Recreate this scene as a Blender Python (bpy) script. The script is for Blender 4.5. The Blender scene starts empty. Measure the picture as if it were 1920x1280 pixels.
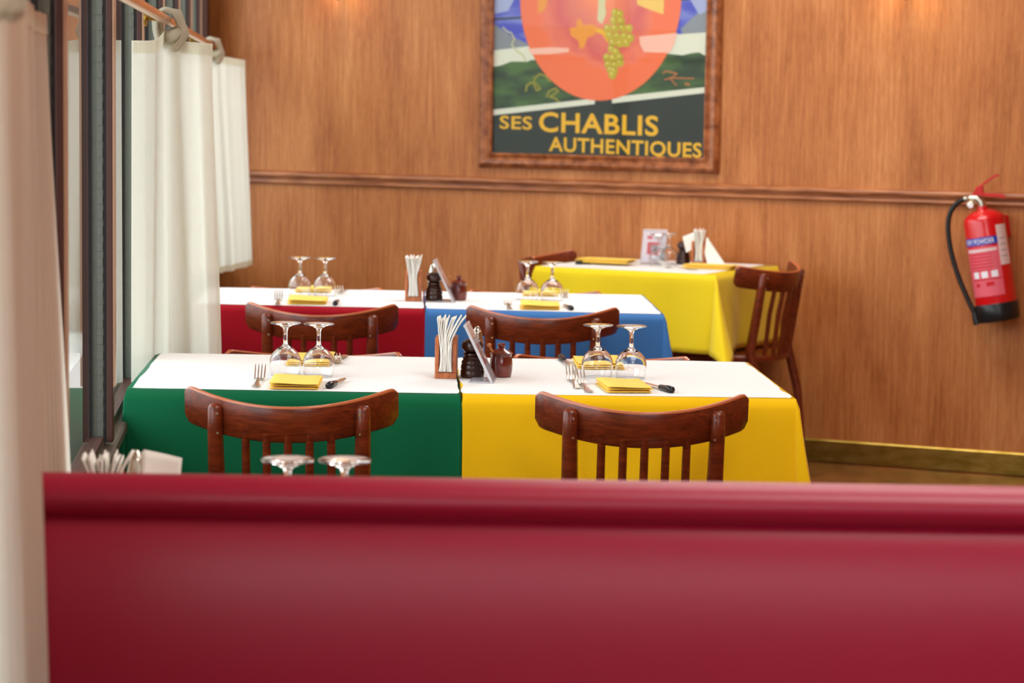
import bpy, math, random
from mathutils import Vector, Matrix, noise
random.seed(7)
PI = math.pi
scn = bpy.context.scene
COL = scn.collection

# ---------------------------------------------------------------- camera, world, lights, exposure
PITCH, ROLL = math.atan2(470, 4500), .015
cam_data = bpy.data.cameras.new('camera')
cam = bpy.data.objects.new('camera', cam_data); COL.objects.link(cam)
fw = Vector((0, math.cos(PITCH), -math.sin(PITCH)))
rt = Vector((1, 0, 0)); up = Vector((0, math.sin(PITCH), math.cos(PITCH)))
r2 = math.cos(ROLL)*rt + math.sin(ROLL)*up
u2 = -math.sin(ROLL)*rt + math.cos(ROLL)*up
cam.matrix_world = Matrix(((r2.x, u2.x, -fw.x, 0), (r2.y, u2.y, -fw.y, 0), (r2.z, u2.z, -fw.z, 1.40), (0, 0, 0, 1)))
cam_data.sensor_width = 36; cam_data.lens = 36*4500/1920
cam_data.clip_start = .05; cam_data.clip_end = 200
cam_data.dof.use_dof = True; cam_data.dof.focus_distance = 5.12; cam_data.dof.aperture_fstop = 6.0
scn.camera = cam

world = bpy.data.worlds.new('sky'); scn.world = world; world.use_nodes = True
wb = world.node_tree.nodes['Background']
wb.inputs[0].default_value = (.86, .93, 1.0, 1); wb.inputs[1].default_value = 4.3

def area(name, loc, target, sx, sy, power, color):
    ld = bpy.data.lights.new(name, 'AREA'); ld.shape = 'RECTANGLE'; ld.size = sx; ld.size_y = sy
    ld.energy = power; ld.color = color
    o = bpy.data.objects.new(name, ld); COL.objects.link(o); o.location = loc
    o.rotation_euler = (Vector(target)-Vector(loc)).to_track_quat('-Z', 'Y').to_euler()
    return o
area('ceiling_fill', (.8, 7.7, 2.93), (.8, 7.7, 0), 1.6, 1.4, 54, (1, .965, .92))  # added fill, no ceiling lamp in view; brightens the upper panelling
area('ceiling_fill', (.9, 4.1, 2.93), (.9, 4.1, 0), 1.4, 1.4, 33, (1, .965, .92))  # added fill over the front tables
area('ceiling_fill', (1.1, 1.9, 2.93), (1.1, 1.9, 0), 1.3, 1.0, 40, (1, .95, .90))  # added fill above the bench, brightens its top
# added fill behind the viewer, standing in for daylight on the bench
area('rear_fill', (1.3, -2.7, 1.7), (1.3, 6, 1.3), 2.4, .8, 11, (.93, .95, 1))

scn.view_settings.view_transform = 'Standard'
scn.view_settings.look = 'None'
scn.view_settings.exposure = 0.0
scn.view_settings.gamma = 1.0
scn.view_settings.use_curve_mapping = False

# ---------------------------------------------------------------- materials
def s2l(c):
    return tuple(((v/255)/12.92 if v/255 <= .04045 else ((v/255+.055)/1.055)**2.4) for v in c) + (1,)

def mat(name, rgb, rough=.6, metal=0, spec=.5, trans=0, ior=1.45, coat=0, sheen=0, alpha=1):
    m = bpy.data.materials.new(name); m.use_nodes = True
    b = m.node_tree.nodes['Principled BSDF']
    b.inputs['Base Color'].default_value = s2l(rgb)
    b.inputs['Roughness'].default_value = rough; b.inputs['Metallic'].default_value = metal
    b.inputs['Specular IOR Level'].default_value = spec
    b.inputs['Transmission Weight'].default_value = trans; b.inputs['IOR'].default_value = ior
    b.inputs['Coat Weight'].default_value = coat; b.inputs['Coat Roughness'].default_value = .12
    b.inputs['Sheen Weight'].default_value = sheen
    b.inputs['Alpha'].default_value = alpha
    return m

def nodes(m):
    nt = m.node_tree; return nt, nt.nodes, nt.links, nt.nodes['Principled BSDF']

def noise_color(m, c1, c2, scale=(1, 1, 1), nscale=5, detail=6, lo=.35, hi=.65, bump=0, dist=0, coords='Object', rough=None):
    nt, N, L, b = nodes(m)
    tc = N.new('ShaderNodeTexCoord'); mp = N.new('ShaderNodeMapping'); mp.inputs['Scale'].default_value = scale
    L.new(tc.outputs[coords], mp.inputs[0])
    n = N.new('ShaderNodeTexNoise'); n.inputs['Scale'].default_value = nscale; n.inputs['Detail'].default_value = detail
    n.inputs['Distortion'].default_value = dist
    L.new(mp.outputs[0], n.inputs['Vector'])
    r = N.new('ShaderNodeValToRGB'); r.color_ramp.elements[0].position = lo; r.color_ramp.elements[1].position = hi
    r.color_ramp.elements[0].color = s2l(c1); r.color_ramp.elements[1].color = s2l(c2)
    L.new(n.outputs[0], r.inputs[0]); L.new(r.outputs[0], b.inputs['Base Color'])
    if bump:
        bp = N.new('ShaderNodeBump'); bp.inputs['Strength'].default_value = bump; bp.inputs['Distance'].default_value = .002
        L.new(n.outputs[0], bp.inputs['Height']); L.new(bp.outputs[0], b.inputs['Normal'])
    return r, mp

# veneered wall panelling: fine vertical grain over broad tonal figure
wall_wood = mat('wall_veneer', (170, 105, 60), .42, spec=.35)
nt, N, L, b = nodes(wall_wood)
tc = N.new('ShaderNodeTexCoord')
def nz(scale3, s, detail, dist=0, rough=.5):
    mp = N.new('ShaderNodeMapping'); mp.inputs['Scale'].default_value = scale3; L.new(tc.outputs['Object'], mp.inputs[0])
    n = N.new('ShaderNodeTexNoise'); n.inputs['Scale'].default_value = s; n.inputs['Detail'].default_value = detail
    n.inputs['Roughness'].default_value = rough
    n.inputs['Distortion'].default_value = dist; L.new(mp.outputs[0], n.inputs['Vector']); return n
n1 = nz((14, 1, .7), 6, 6, .3, .6); n2 = nz((2.2, 1, .55), 2.4, 4, .6); n3 = nz((60, 1, 5), 5, 3)
mx = N.new('ShaderNodeMix'); mx.data_type = 'FLOAT'; mx.inputs[0].default_value = .5
L.new(n1.outputs[0], mx.inputs[2]); L.new(n2.outputs[0], mx.inputs[3])
mx2 = N.new('ShaderNodeMix'); mx2.data_type = 'FLOAT'; mx2.inputs[0].default_value = .22
L.new(mx.outputs[0], mx2.inputs[2]); L.new(n3.outputs[0], mx2.inputs[3])
rp = N.new('ShaderNodeValToRGB'); e = rp.color_ramp.elements
e[0].position = .36; e[0].color = s2l((150, 82, 34)); e[1].position = .66; e[1].color = s2l((214, 146, 88))
e2 = rp.color_ramp.elements.new(.51); e2.color = s2l((184, 114, 60))
L.new(mx2.outputs[0], rp.inputs[0]); L.new(rp.outputs[0], b.inputs['Base Color'])
bp = N.new('ShaderNodeBump'); bp.inputs['Strength'].default_value = .08; bp.inputs['Distance'].default_value = .001
L.new(n3.outputs[0], bp.inputs['Height']); L.new(bp.outputs[0], b.inputs['Normal'])

trim_wood = mat('moulding_wood', (160, 95, 52), .35, coat=.2)
noise_color(trim_wood, (135, 74, 38), (186, 118, 70), (1.2, 6, 14), 7)
frame_wood = mat('picture_frame_wood', (150, 85, 45), .34, coat=.25)
noise_color(frame_wood, (118, 62, 32), (176, 106, 62), (6, 6, 6), 5)
chair_wood = mat('chair_stained_beech', (120, 48, 22), .34, coat=.2)
noise_color(chair_wood, (84, 28, 9), (134, 54, 20), (2.2, 9, 16), 5, detail=8, dist=1.6, lo=.3, hi=.72)
chair_edge_lit = mat('chair_lit_top_edge', (196, 108, 66), .3, coat=.3)  # lighter colour paints overhead light onto the rail's top edge
floor_m = mat('floor_glossy_brown', (110, 60, 35), .22, coat=.3)
noise_color(floor_m, (96, 48, 24), (146, 82, 46), (1, 1, 1), 6, detail=8)
brass = mat('brass', (176, 146, 62), .36, metal=1)
noise_color(brass, (160, 130, 50), (196, 166, 84), (3, 3, 9), 4)
brass_rod = mat('rod_brass', (226, 160, 104), .18, metal=1)
leather = mat('red_leather', (160, 8, 48), .40, spec=.45, coat=.3)
nt, N, L, b = nodes(leather)
b.inputs['Coat Roughness'].default_value = .34
nn = N.new('ShaderNodeTexNoise'); nn.inputs['Scale'].default_value = 260
bp = N.new('ShaderNodeBump'); bp.inputs['Strength'].default_value = .12; bp.inputs['Distance'].default_value = .001
L.new(nn.outputs[0], bp.inputs['Height']); L.new(bp.outputs[0], b.inputs['Normal'])
plaster = mat('ceiling_plaster', (236, 226, 210), .9)
dark_wood = mat('bench_plinth_wood', (70, 34, 20), .5)
steel = mat('steel', (236, 232, 222), .24, metal=1)
silver = mat('silver_top', (215, 212, 200), .22, metal=1)
black_plastic = mat('black_plastic', (22, 22, 24), .3)
hose_rubber = mat('hose_rubber', (18, 17, 17), .42)
glass = mat('clear_glass', (255, 255, 255), .0, trans=1, ior=1.47)
acrylic = mat('clear_acrylic', (246, 246, 250), .06, trans=.55, ior=1.2)
clear_sheet = mat('clear_sheet', (250, 250, 252), .03, trans=.95, ior=1.12)
grinder_wood = mat('grinder_wood', (58, 27, 16), .26, coat=.4)
stoneware = mat('stoneware_glaze', (104, 32, 20), .14, coat=.7)
noise_color(stoneware, (84, 22, 14), (122, 44, 26), (1, 1, 1), 30)
holder_wood = mat('holder_wood', (178, 98, 56), .5)
noise_color(holder_wood, (160, 84, 46), (196, 116, 70), (8, 8, 3), 12)
stick_wood = mat('stick_wood', (205, 130, 70), .5)
paper = mat('paper_napkin', (246, 243, 234), .9)
card_white = mat('card_white', (226, 214, 218), .5)
card_red = mat('card_red', (206, 52, 66), .5)
card_grey = mat('card_grey', (150, 140, 140), .5)
ext_red = mat('extinguisher_red', (205, 8, 18), .28, coat=.5)
lever_red = mat('lever_red', (196, 22, 22), .4)
label_pink = mat('label_pink', (226, 96, 112), .5)
label_white = mat('label_white', (232, 208, 206), .5)
label_blue = mat('label_blue', (28, 62, 176), .45)
label_text = mat('label_text', (240, 235, 240), .5)
mud_grey = mat('label_mark', (170, 150, 160), .5)
nickel = mat('nickel', (220, 214, 196), .28, metal=1)
stile_brown = mat('stile_brown', (74, 42, 34), .4)
gasket_black = mat('gasket_black', (26, 22, 20), .6)
ridge_grey = mat('ridged_aluminium', (104, 108, 98), .4, metal=.6)
edge_tan = mat('edge_strip_tan', (176, 140, 112), .35, metal=.3)
sill_m = mat('sill_stone', (84, 70, 58), .5)
low_wall_m = mat('low_wall_paint', (92, 66, 52), .6)
pavement = mat('pavement', (160, 160, 155), .9)
noise_color(pavement, (140, 140, 134), (176, 176, 170), (1, 1, 1), 3)
render_wall = mat('street_wall', (214, 208, 196), .9)

def fabric(name, rgb, rough=.85, weave=900, fold=0):
    m = mat(name, rgb, rough, spec=.2, sheen=.12)
    nt, N, L, b = nodes(m)
    n = N.new('ShaderNodeTexNoise'); n.inputs['Scale'].default_value = weave
    tc = N.new('ShaderNodeTexCoord'); L.new(tc.outputs['Object'], n.inputs['Vector'])
    bp = N.new('ShaderNodeBump'); bp.inputs['Strength'].default_value = .15; bp.inputs['Distance'].default_value = .0005
    L.new(n.outputs[0], bp.inputs['Height']); L.new(bp.outputs[0], b.inputs['Normal'])
    return m
cloth_green = fabric('cloth_green', (0, 98, 60))
cloth_yellow = fabric('cloth_yellow', (248, 196, 4))
cloth_red = fabric('cloth_red', (160, 2, 24))
cloth_blue = fabric('cloth_blue', (66, 120, 182))
cloth_lemon = fabric('cloth_lemon', (234, 204, 30))
napkin_yellow = fabric('napkin_yellow', (255, 214, 84))

# white embossed paper table mat
paper_mat = mat('paper_mat', (244, 243, 241), .85)
nt, N, L, b = nodes(paper_mat)
tc = N.new('ShaderNodeTexCoord'); v = N.new('ShaderNodeTexVoronoi'); v.inputs['Scale'].default_value = 160; v.inputs['Randomness'].default_value = 0
L.new(tc.outputs['Object'], v.inputs['Vector'])
bp = N.new('ShaderNodeBump'); bp.inputs['Strength'].default_value = .35; bp.inputs['Distance'].default_value = .001
L.new(v.outputs[0], bp.inputs['Height']); L.new(bp.outputs[0], b.inputs['Normal'])

# ribbed half-sheer curtain cotton: diffuse + light passing through, a little see-through between the threads
def curtain_mat(name, rgb, through=.6, clear=.10):
    m = bpy.data.materials.new(name); m.use_nodes = True
    nt = m.node_tree; N, L = nt.nodes, nt.links; N.clear()
    out = N.new('ShaderNodeOutputMaterial')
    d = N.new('ShaderNodeBsdfDiffuse'); t = N.new('ShaderNodeBsdfTranslucent'); c = N.new('ShaderNodeBsdfTransparent')
    uv = N.new('ShaderNodeTexCoord')
    w = N.new('ShaderNodeTexWave'); w.wave_type = 'BANDS'; w.bands_direction = 'X'; w.inputs['Scale'].default_value = 30
    w.inputs['Distortion'].default_value = .4; w.inputs['Detail'].default_value = 1
    w2 = N.new('ShaderNodeTexWave'); w2.wave_type = 'BANDS'; w2.bands_direction = 'Y'; w2.inputs['Scale'].default_value = 70
    L.new(uv.outputs['UV'], w.inputs['Vector']); L.new(uv.outputs['UV'], w2.inputs['Vector'])
    mu = N.new('ShaderNodeMath'); mu.operation = 'MULTIPLY'; L.new(w.outputs['Fac'], mu.inputs[0]); L.new(w2.outputs['Fac'], mu.inputs[1])
    ad = N.new('ShaderNodeMath'); ad.operation = 'ADD'; L.new(w.outputs['Fac'], ad.inputs[0]); L.new(mu.outputs[0], ad.inputs[1])
    r = N.new('ShaderNodeValToRGB'); L.new(w.outputs['Fac'], r.inputs[0])
    r.color_ramp.elements[0].color = s2l(tuple(int(x*.955) for x in rgb)); r.color_ramp.elements[1].color = s2l(rgb)
    bp = N.new('ShaderNodeBump'); bp.inputs['Strength'].default_value = .28; bp.inputs['Distance'].default_value = .002
    L.new(ad.outputs[0], bp.inputs['Height'])
    for s in (d, t):
        L.new(r.outputs[0], s.inputs['Color']); L.new(bp.outputs[0], s.inputs['Normal'])
    m1 = N.new('ShaderNodeMixShader'); m1.inputs[0].default_value = through
    L.new(d.outputs[0], m1.inputs[1]); L.new(t.outputs[0], m1.inputs[2])
    m2 = N.new('ShaderNodeMixShader')
    mr = N.new('ShaderNodeMapRange'); mr.inputs['To Min'].default_value = clear*1.7; mr.inputs['To Max'].default_value = clear*.3
    L.new(w.outputs['Fac'], mr.inputs['Value']); L.new(mr.outputs[0], m2.inputs[0])
    L.new(m1.outputs[0], m2.inputs[1]); L.new(c.outputs[0], m2.inputs[2])
    L.new(m2.outputs[0], out.inputs[0])
    return m
curtain_cotton = curtain_mat('curtain_cotton', (246, 241, 224), .66)
curtain_hem = curtain_mat('curtain_hem', (232, 224, 200), .35, .02)

def pane_mat(name, ior):
    m = bpy.data.materials.new(name); m.use_nodes = True
    nt = m.node_tree; N, L = nt.nodes, nt.links; N.clear()
    out = N.new('ShaderNodeOutputMaterial'); t = N.new('ShaderNodeBsdfTransparent'); g = N.new('ShaderNodeBsdfGlossy')
    t.inputs[0].default_value = (.93, .96, .94, 1)
    g.inputs['Roughness'].default_value = 0
    fr = N.new('ShaderNodeFresnel'); ge = N.new('ShaderNodeNewGeometry')
    mr = N.new('ShaderNodeMapRange'); mr.inputs['To Min'].default_value = ior; mr.inputs['To Max'].default_value = 1/ior
    L.new(ge.outputs['Backfacing'], mr.inputs['Value']); L.new(mr.outputs[0], fr.inputs['IOR'])
    mx = N.new('ShaderNodeMixShader'); L.new(fr.outputs[0], mx.inputs[0]); L.new(t.outputs[0], mx.inputs[1]); L.new(g.outputs[0], mx.inputs[2])
    L.new(mx.outputs[0], out.inputs[0]); return m
pane_glass = pane_mat('window_pane_glass', 1.75)
poster_glass = pane_mat('poster_glass', 1.28)

# ---------------------------------------------------------------- mesh helpers
class MB:
    def __init__(s): s.v = []; s.f = []; s.mi = []; s.uv = {}
    def add(s, vs, fs, mi=0, M=None):
        o = len(s.v)
        s.v += [tuple(M @ Vector(p)) if M else tuple(p) for p in vs]
        s.f += [tuple(i+o for i in f) for f in fs]; s.mi += [mi]*len(fs)
        return o
    def box(s, x0, x1, y0, y1, z0, z1, mi=0, M=None, bev=0):
        if bev <= 0:
            vs = [(x, y, z) for z in (z0, z1) for x, y in ((x0, y0), (x1, y0), (x1, y1), (x0, y1))]
            return s.add(vs, [(3, 2, 1, 0), (4, 5, 6, 7), (0, 1, 5, 4), (1, 2, 6, 5), (2, 3, 7, 6), (3, 0, 4, 7)], mi, M)
        b = bev; rings = []
        for z, ins in ((z0, b), (z0+b, 0), (z1-b, 0), (z1, b)):
            rings.append([(x0+ins+ (b if ins==0 else 0)*0 + q[0]*1, 0, 0) for q in ((0,),)] and
                         [(x0+b, y0+ins, z), (x1-b, y0+ins, z), (x1-ins, y0+b, z), (x1-ins, y1-b, z),
                          (x1-b, y1-ins, z), (x0+b, y1-ins, z), (x0+ins, y1-b, z), (x0+ins, y0+b, z)])
        vs = [p for r in rings for p in r]; fs = [tuple(range(7, -1, -1)), tuple(range(24, 32))]
        for k in range(3):
            for i in range(8): j = (i+1) % 8; fs.append((k*8+i, k*8+j, (k+1)*8+j, (k+1)*8+i))
        return s.add(vs, fs, mi, M)
    def lathe(s, prof, seg=24, mi=0, M=None, close=False):
        vs = []; fs = []; n = len(prof)
        for (r, z) in prof:
            for k in range(seg):
                a = 2*PI*k/seg; vs.append((r*math.cos(a), r*math.sin(a), z))
        for i in range(n-1 if not close else n):
            i2 = (i+1) % n
            for k in range(seg):
                k2 = (k+1) % seg; fs.append((i*seg+k, i*seg+k2, i2*seg+k2, i2*seg+k))
        if not close:
            if prof[0][0] > 1e-5: fs.append(tuple(range(seg-1, -1, -1)))
            if prof[-1][0] > 1e-5: fs.append(tuple(range((n-1)*seg, n*seg)))
        return s.add(vs, fs, mi, M)
    def tube(s, pts, r, seg=10, mi=0, M=None, caps=True):
        pts = [Vector(p) for p in pts]; rs = r if isinstance(r, (list, tuple)) else [r]*len(pts)
        vs = []; fs = []; n = len(pts); ref = None
        for i, p in enumerate(pts):
            t = (pts[min(i+1, n-1)]-pts[max(i-1, 0)]).normalized()
            if ref is None: ref = Vector((0, 0, 1)) if abs(t.z) < .9 else Vector((1, 0, 0))
            a = t.cross(ref).normalized(); bb = a.cross(t).normalized(); ref = bb
            for k in range(seg):
                q = 2*PI*k/seg; vs.append(p+a*math.cos(q)*rs[i]+bb*math.sin(q)*rs[i])
        for i in range(n-1):
            for k in range(seg):
                k2 = (k+1) % seg; fs.append((i*seg+k, i*seg+k2, (i+1)*seg+k2, (i+1)*seg+k))
        if caps: fs.append(tuple(range(seg-1, -1, -1))); fs.append(tuple(range((n-1)*seg, n*seg)))
        return s.add(vs, fs, mi, M)
    def grid(s, P, nu, nv, mi=0, M=None):
        vs = [P(i/nu, j/nv) for j in range(nv+1) for i in range(nu+1)]
        fs = [(j*(nu+1)+i, j*(nu+1)+i+1, (j+1)*(nu+1)+i+1, (j+1)*(nu+1)+i) for j in range(nv) for i in range(nu)]
        o = s.add(vs, fs, mi, M)
        for j in range(nv+1):
            for i in range(nu+1): s.uv[o+j*(nu+1)+i] = (i/nu, j/nv)
        return o
    def poly(s, pts, mi=0, M=None): return s.add(pts, [tuple(range(len(pts)))], mi, M)
    def build(s, name, mats, parent=None, loc=None, smooth=False, kind=None, solid=0):
        me = bpy.data.meshes.new(name); me.from_pydata(s.v, [], s.f)
        mats = mats if isinstance(mats, (list, tuple)) else [mats]
        for m in mats: me.materials.append(m)
        for p, mi in zip(me.polygons, s.mi): p.material_index = mi; p.use_smooth = bool(smooth)
        if s.uv:
            ul = me.uv_layers.new(name='UVMap')
            for lp in me.loops: ul.data[lp.index].uv = s.uv.get(lp.vertex_index, (0, 0))
        me.validate(); me.update()
        if smooth and smooth is not True: 
            me.set_sharp_from_angle(angle=math.radians(smooth))
        o = bpy.data.objects.new(name, me); COL.objects.link(o)
        if parent is not None: o.parent = parent
        if loc is not None: o.location = loc
        if kind: o['kind'] = kind
        if solid:
            md = o.modifiers.new('thickness', 'SOLIDIFY'); md.thickness = solid; md.offset = 0
        return o

def thing(name, label, cat, loc=(0, 0, 0), rotz=0, group=None):
    o = bpy.data.objects.new(name, None); COL.objects.link(o); o.empty_display_size = .05
    o.location = loc; o.rotation_euler = (0, 0, rotz); o['label'] = label; o['category'] = cat
    if group: o['group'] = group
    return o
def tag(o, label, cat, group=None):
    o['label'] = label; o['category'] = cat
    if group: o['group'] = group
    return o
def dup(root, loc, rotz, label, group=None):
    r = root.copy(); COL.objects.link(r); r.location = loc; r.rotation_euler = (0, 0, rotz); r['label'] = label
    if group: r['group'] = group
    elif 'group' in r.keys(): del r['group']
    for ch in list(root.children):
        c = ch.copy(); COL.objects.link(c); c.parent = r
        for g in list(ch.children):
            d = g.copy(); COL.objects.link(d); d.parent = c
    return r
def text_mb(body, height, bold=0.0, spacing=1.0):
    """Flat outline letters as a mesh; returns (verts, faces, width) with cap height = height."""
    cu = bpy.data.curves.new('lettering', 'FONT'); cu.body = body; cu.size = 1; cu.offset = bold; cu.space_character = spacing
    cu.resolution_u = 4
    o = bpy.data.objects.new('lettering', cu); COL.objects.link(o)
    dg = bpy.context.evaluated_depsgraph_get(); me = bpy.data.meshes.new_from_object(o.evaluated_get(dg))
    vs = [v.co.copy() for v in me.vertices]; fs = [tuple(p.vertices) for p in me.polygons]
    bpy.data.objects.remove(o); bpy.data.meshes.remove(me); bpy.data.curves.remove(cu)
    x0 = min(v.x for v in vs); x1 = max(v.x for v in vs)
    return [(v.x-x0, v.y) for v in vs], fs, x1-x0

# ---------------------------------------------------------------- setting
# back wall frame: local x along the wall (to the right, towards the viewer), local -y into the room
W0 = Vector((1.514, 9.007, 0)); WA = math.radians(-22)
WM = Matrix.Translation(W0) @ Matrix.Rotation(WA, 4, 'Z')
def wall_obj(o): o.matrix_world = WM; return o
def win_x(y): return -.373-.0952*y                       # line of the glazed left wall
WCx = -3.06                                              # local x of the corner between both walls

m = MB(); m.box(-3.3, 3.1, 0, .15, 0, 3.0)
wall_obj(m.build('wall_back', wall_wood, kind='structure'))

# chair rail moulding: extruded double bead
def extrude_x(prof, x0, x1):
    mb = MB(); n = len(prof)
    vs = [(x0, y, z) for y, z in prof]+[(x1, y, z) for y, z in prof]
    mb.add(vs, [(i, (i+1) % n, n+(i+1) % n, n+i) for i in range(n)]+[tuple(range(n-1, -1, -1)), tuple(range(n, 2*n))]); return mb
def bead(zc, r, yb, n=8): return [(yb-r*math.cos(-PI/2+PI*k/n), zc+r*math.sin(-PI/2+PI*k/n)) for k in range(n+1)]
prof = [(0, 1.000)]+bead(1.009, .009, -.008)+[(-.007, 1.021), (-.010, 1.024)]+bead(1.039, .013, -.010)+[(-.004, 1.054), (0, 1.054)]
wall_obj(extrude_x(prof[::-1], WCx, 3.1).build('trim_1', trim_wood, kind='structure', smooth=40))
prof = [(0, .004), (-.012, .004), (-.012, .082), (-.009, .087), (0, .087)]
wall_obj(extrude_x(prof[::-1], WCx, 3.1).build('baseboard_back', brass, kind='structure'))

m = MB(); m.box(-2.2, 5.0, -3.2, 11.0, -.1, 0)
m.build('floor', floor_m, kind='structure')
m = MB(); m.box(-2.2, 5.0, -3.2, 11.0, 3.0, 3.1)
m.build('ceiling', plaster, kind='structure')
m = MB(); m.box(4.3, 4.45, -3.2, 8.0, 0, 3.0)
m.build('wall_right', wall_wood, kind='structure')
# rear: unseen wall with parapet and header, opening narrowed to dim the bench
m = MB(); m.box(-.1, 4.4, -3.15, -3.0, 0, 1.25); m.box(-.1, 4.4, -3.15, -3.0, 2.1, 3.0); m.box(-.1, .1, -3.15, -3.0, 1.25, 2.1); m.box(2.6, 4.4, -3.15, -3.0, 1.25, 2.1)
m.build('wall_rear', wall_wood, kind='structure')

# left glazed wall
LWd = Vector((-.0952, 1, 0)).normalized(); LWn = Vector((LWd.y, -LWd.x, 0))    # LWn points into the room
LWM = Matrix(((LWd.x, LWn.x, 0, win_x(0)), (LWd.y, LWn.y, 0, 0), (0, 0, 1, 0), (0, 0, 0, 1)))   # local x = along, y = into room
def lw(o): o.matrix_world = LWM; return o
m = MB(); m.box(-3.1, 10.22, -.16, -.012, 0, .655)
lw(m.build('wall_left', low_wall_m, kind='structure'))
m = MB(); m.box(-3.1, 10.22, -.17, .035, .655, .68, bev=.004)
m.box(-3.1, 10.22, -.012, -.006, .68, .688); m.box(-3.1, 10.22, .006, .012, .68, .688)
lw(m.build('trim_2', sill_m, kind='structure'))
m = MB(); m.box(-3.1, 10.22, -.16, .03, 2.62, 3.0)
m.box(2.3, 3.6, -.16, -.012, .69, 2.62)  # unseen pier added to keep daylight off the near curtain
lw(m.build('wall_left', wall_wood, kind='structure'))
edges = [(5.75+.98*k)*1.0045 for k in range(-2, 5)]; edges[0] -= .07; edges = [-3.0, -2.0, -1.0, 0.0, 1.0]+edges
for i, e in enumerate(edges):
    w = bpy.data.objects.new('window_%d' % (i+1), None); COL.objects.link(w); w['kind'] = 'structure'; w.matrix_world = LWM
    x1 = edges[i+1] if i+1 < len(edges) else 10.2
    if e == 1.0: x1 = 2.3
    if x1-e > .1:
        m = MB(); m.poly([(e+.02, 0, .69), (x1-.02, 0, .69), (x1-.02, 0, 2.6), (e+.02, 0, 2.6)]); m.build('pane', pane_glass, w)
        m = MB(); m.box(e+.03, x1-.03, -.02, .012, .688, .70); m.box(e+.03, x1-.03, -.02, .012, 2.59, 2.62); m.build('rail', stile_brown, w)
    # two folding stiles that meet, seen from the near side: ridged strip, gasket, brown stile, tan edge
    m = MB()
    for q in range(60 if 2.5 < e < 6 else 0):
        z = .70+q*.031; m.box(e-.012, e-.008, .001, .0105, z, z+.016)
    m.box(e-.008, e+.02, -.008, .011, .688, 2.62); m.build('ridged_strip', ridge_grey, w)
    m = MB(); m.box(e-.010, e+.02, .011, .018, .688, 2.62); m.box(e-.012, e+.022, -.03, -.008, .688, 2.62); m.build('gasket', gasket_black, w)
    m = MB(); m.box(e-.014, e+.024, .018, .030, .688, 2.62, bev=.0015); m.build('stile', stile_brown, w)
    m = MB(); m.box(e-.013, e+.020, .030, .0345, .80, 2.62); m.build('edge_strip', edge_tan, w)
    m = MB(); m.box(e+.024, e+.032, -.03, .012, .688, 2.62); m.build('stile', stile_brown, w)
# dark post in the corner between glazing and panelling
m = MB(); m.box(10.02, 10.2, -.1, .05, 0, 3.0, bev=.004)
lw(m.build('trim_3', stile_brown, kind='structure'))
# the street outside
m = MB(); m.box(-40, 40, -60, -.2, -.25, -.15)
o = lw(m.build('pavement', pavement, kind='structure'))
m = MB(); m.box(-20, 40, -26.5, -25, -.15, 2.6)
for k in range(14):
    m.box(-18+4*k, -16.6+4*k, -25.05, -24.95, .6, 1.9)
o = lw(m.build('street_wall', render_wall, kind='structure'))

sky_blocker = mat('sky_blocker_dark', (74, 58, 46), .8)
m = MB(); m.box(-14, -2.4, 15, 15.4, -.15, 5.0)  # unseen dark wall added to hide bright sky behind the panes
for k in range(4): m.box(-12.8+2.6*k, -11.4+2.6*k, 14.95, 15.02, .8, 2.6)
m.build('street_wall', sky_blocker, kind='structure')

# ---------------------------------------------------------------- poster on the back wall
PX0, PZ0, PS = -1.725, 1.152, .887/1450
pr = thing('framed_poster', 'large wood-framed wine poster with pink glass shape and yellow words', 'poster')
pr.matrix_world = WM
PW, PH = .887, 1.26
def pxy(x, y, l):                        # drawing units of the print -> wall-local point
    return (PX0+(x-165)*PS, -.010-.0003*l, PZ0+(1050-y)*PS)
pm_black = mat('print_black', (36, 40, 34), .5)
pm_green = mat('print_green', (62, 92, 44), .5); noise_color(pm_green, (38, 56, 34), (74, 104, 48), (1, 1, 2.5), 7, lo=.4, hi=.62)
pm_white = mat('print_white', (226, 224, 206), .5); pm_grey = mat('print_grey', (136, 138, 146), .5)
pm_blue = mat('print_blue', (84, 88, 196), .5); noise_color(pm_blue, (70, 74, 190), (140, 146, 214), (1, 1, 3), 6, lo=.45, hi=.7)
pm_lav = mat('print_lavender', (164, 170, 212), .5)
pm_pale = mat('print_pale_pink', (250, 188, 168), .5); pm_cream = mat('print_cream', (216, 206, 160), .5)
pm_gold = mat('print_gold', (240, 180, 28), .5); pm_leaf = mat('print_leaf', (240, 150, 44), .5)
pm_grape = mat('print_grape', (196, 172, 52), .5); pm_grape2 = mat('print_grape_light', (226, 208, 110), .5)
pm_ylw = mat('print_yellow_leaf', (244, 196, 96), .5); pm_sign = mat('print_signature', (186, 110, 64), .5)
pm_tendril = mat('print_tendril', (150, 140, 46), .5)
pm_bulb = mat('print_bulb', (232, 110, 90), .5)
nt, N, L, b = nodes(pm_bulb)
tc = N.new('ShaderNodeTexCoord'); mp = N.new('ShaderNodeMapping')
cx, cz = PX0+(893-165)*PS, PZ0+(1050-50)*PS
mp.inputs['Location'].default_value = (-cx/(548*PS), 0, -cz/(650*PS)); mp.inputs['Scale'].default_value = (1/(548*PS), 0, 1/(650*PS))
L.new(tc.outputs['Object'], mp.inputs[0])
vl = N.new('ShaderNodeVectorMath'); vl.operation = 'LENGTH'; L.new(mp.outputs[0], vl.inputs[0])
n = N.new('ShaderNodeTexNoise'); n.inputs['Scale'].default_value = 2.2; n.inputs['Detail'].default_value = 3; L.new(mp.outputs[0], n.inputs['Vector'])
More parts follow.
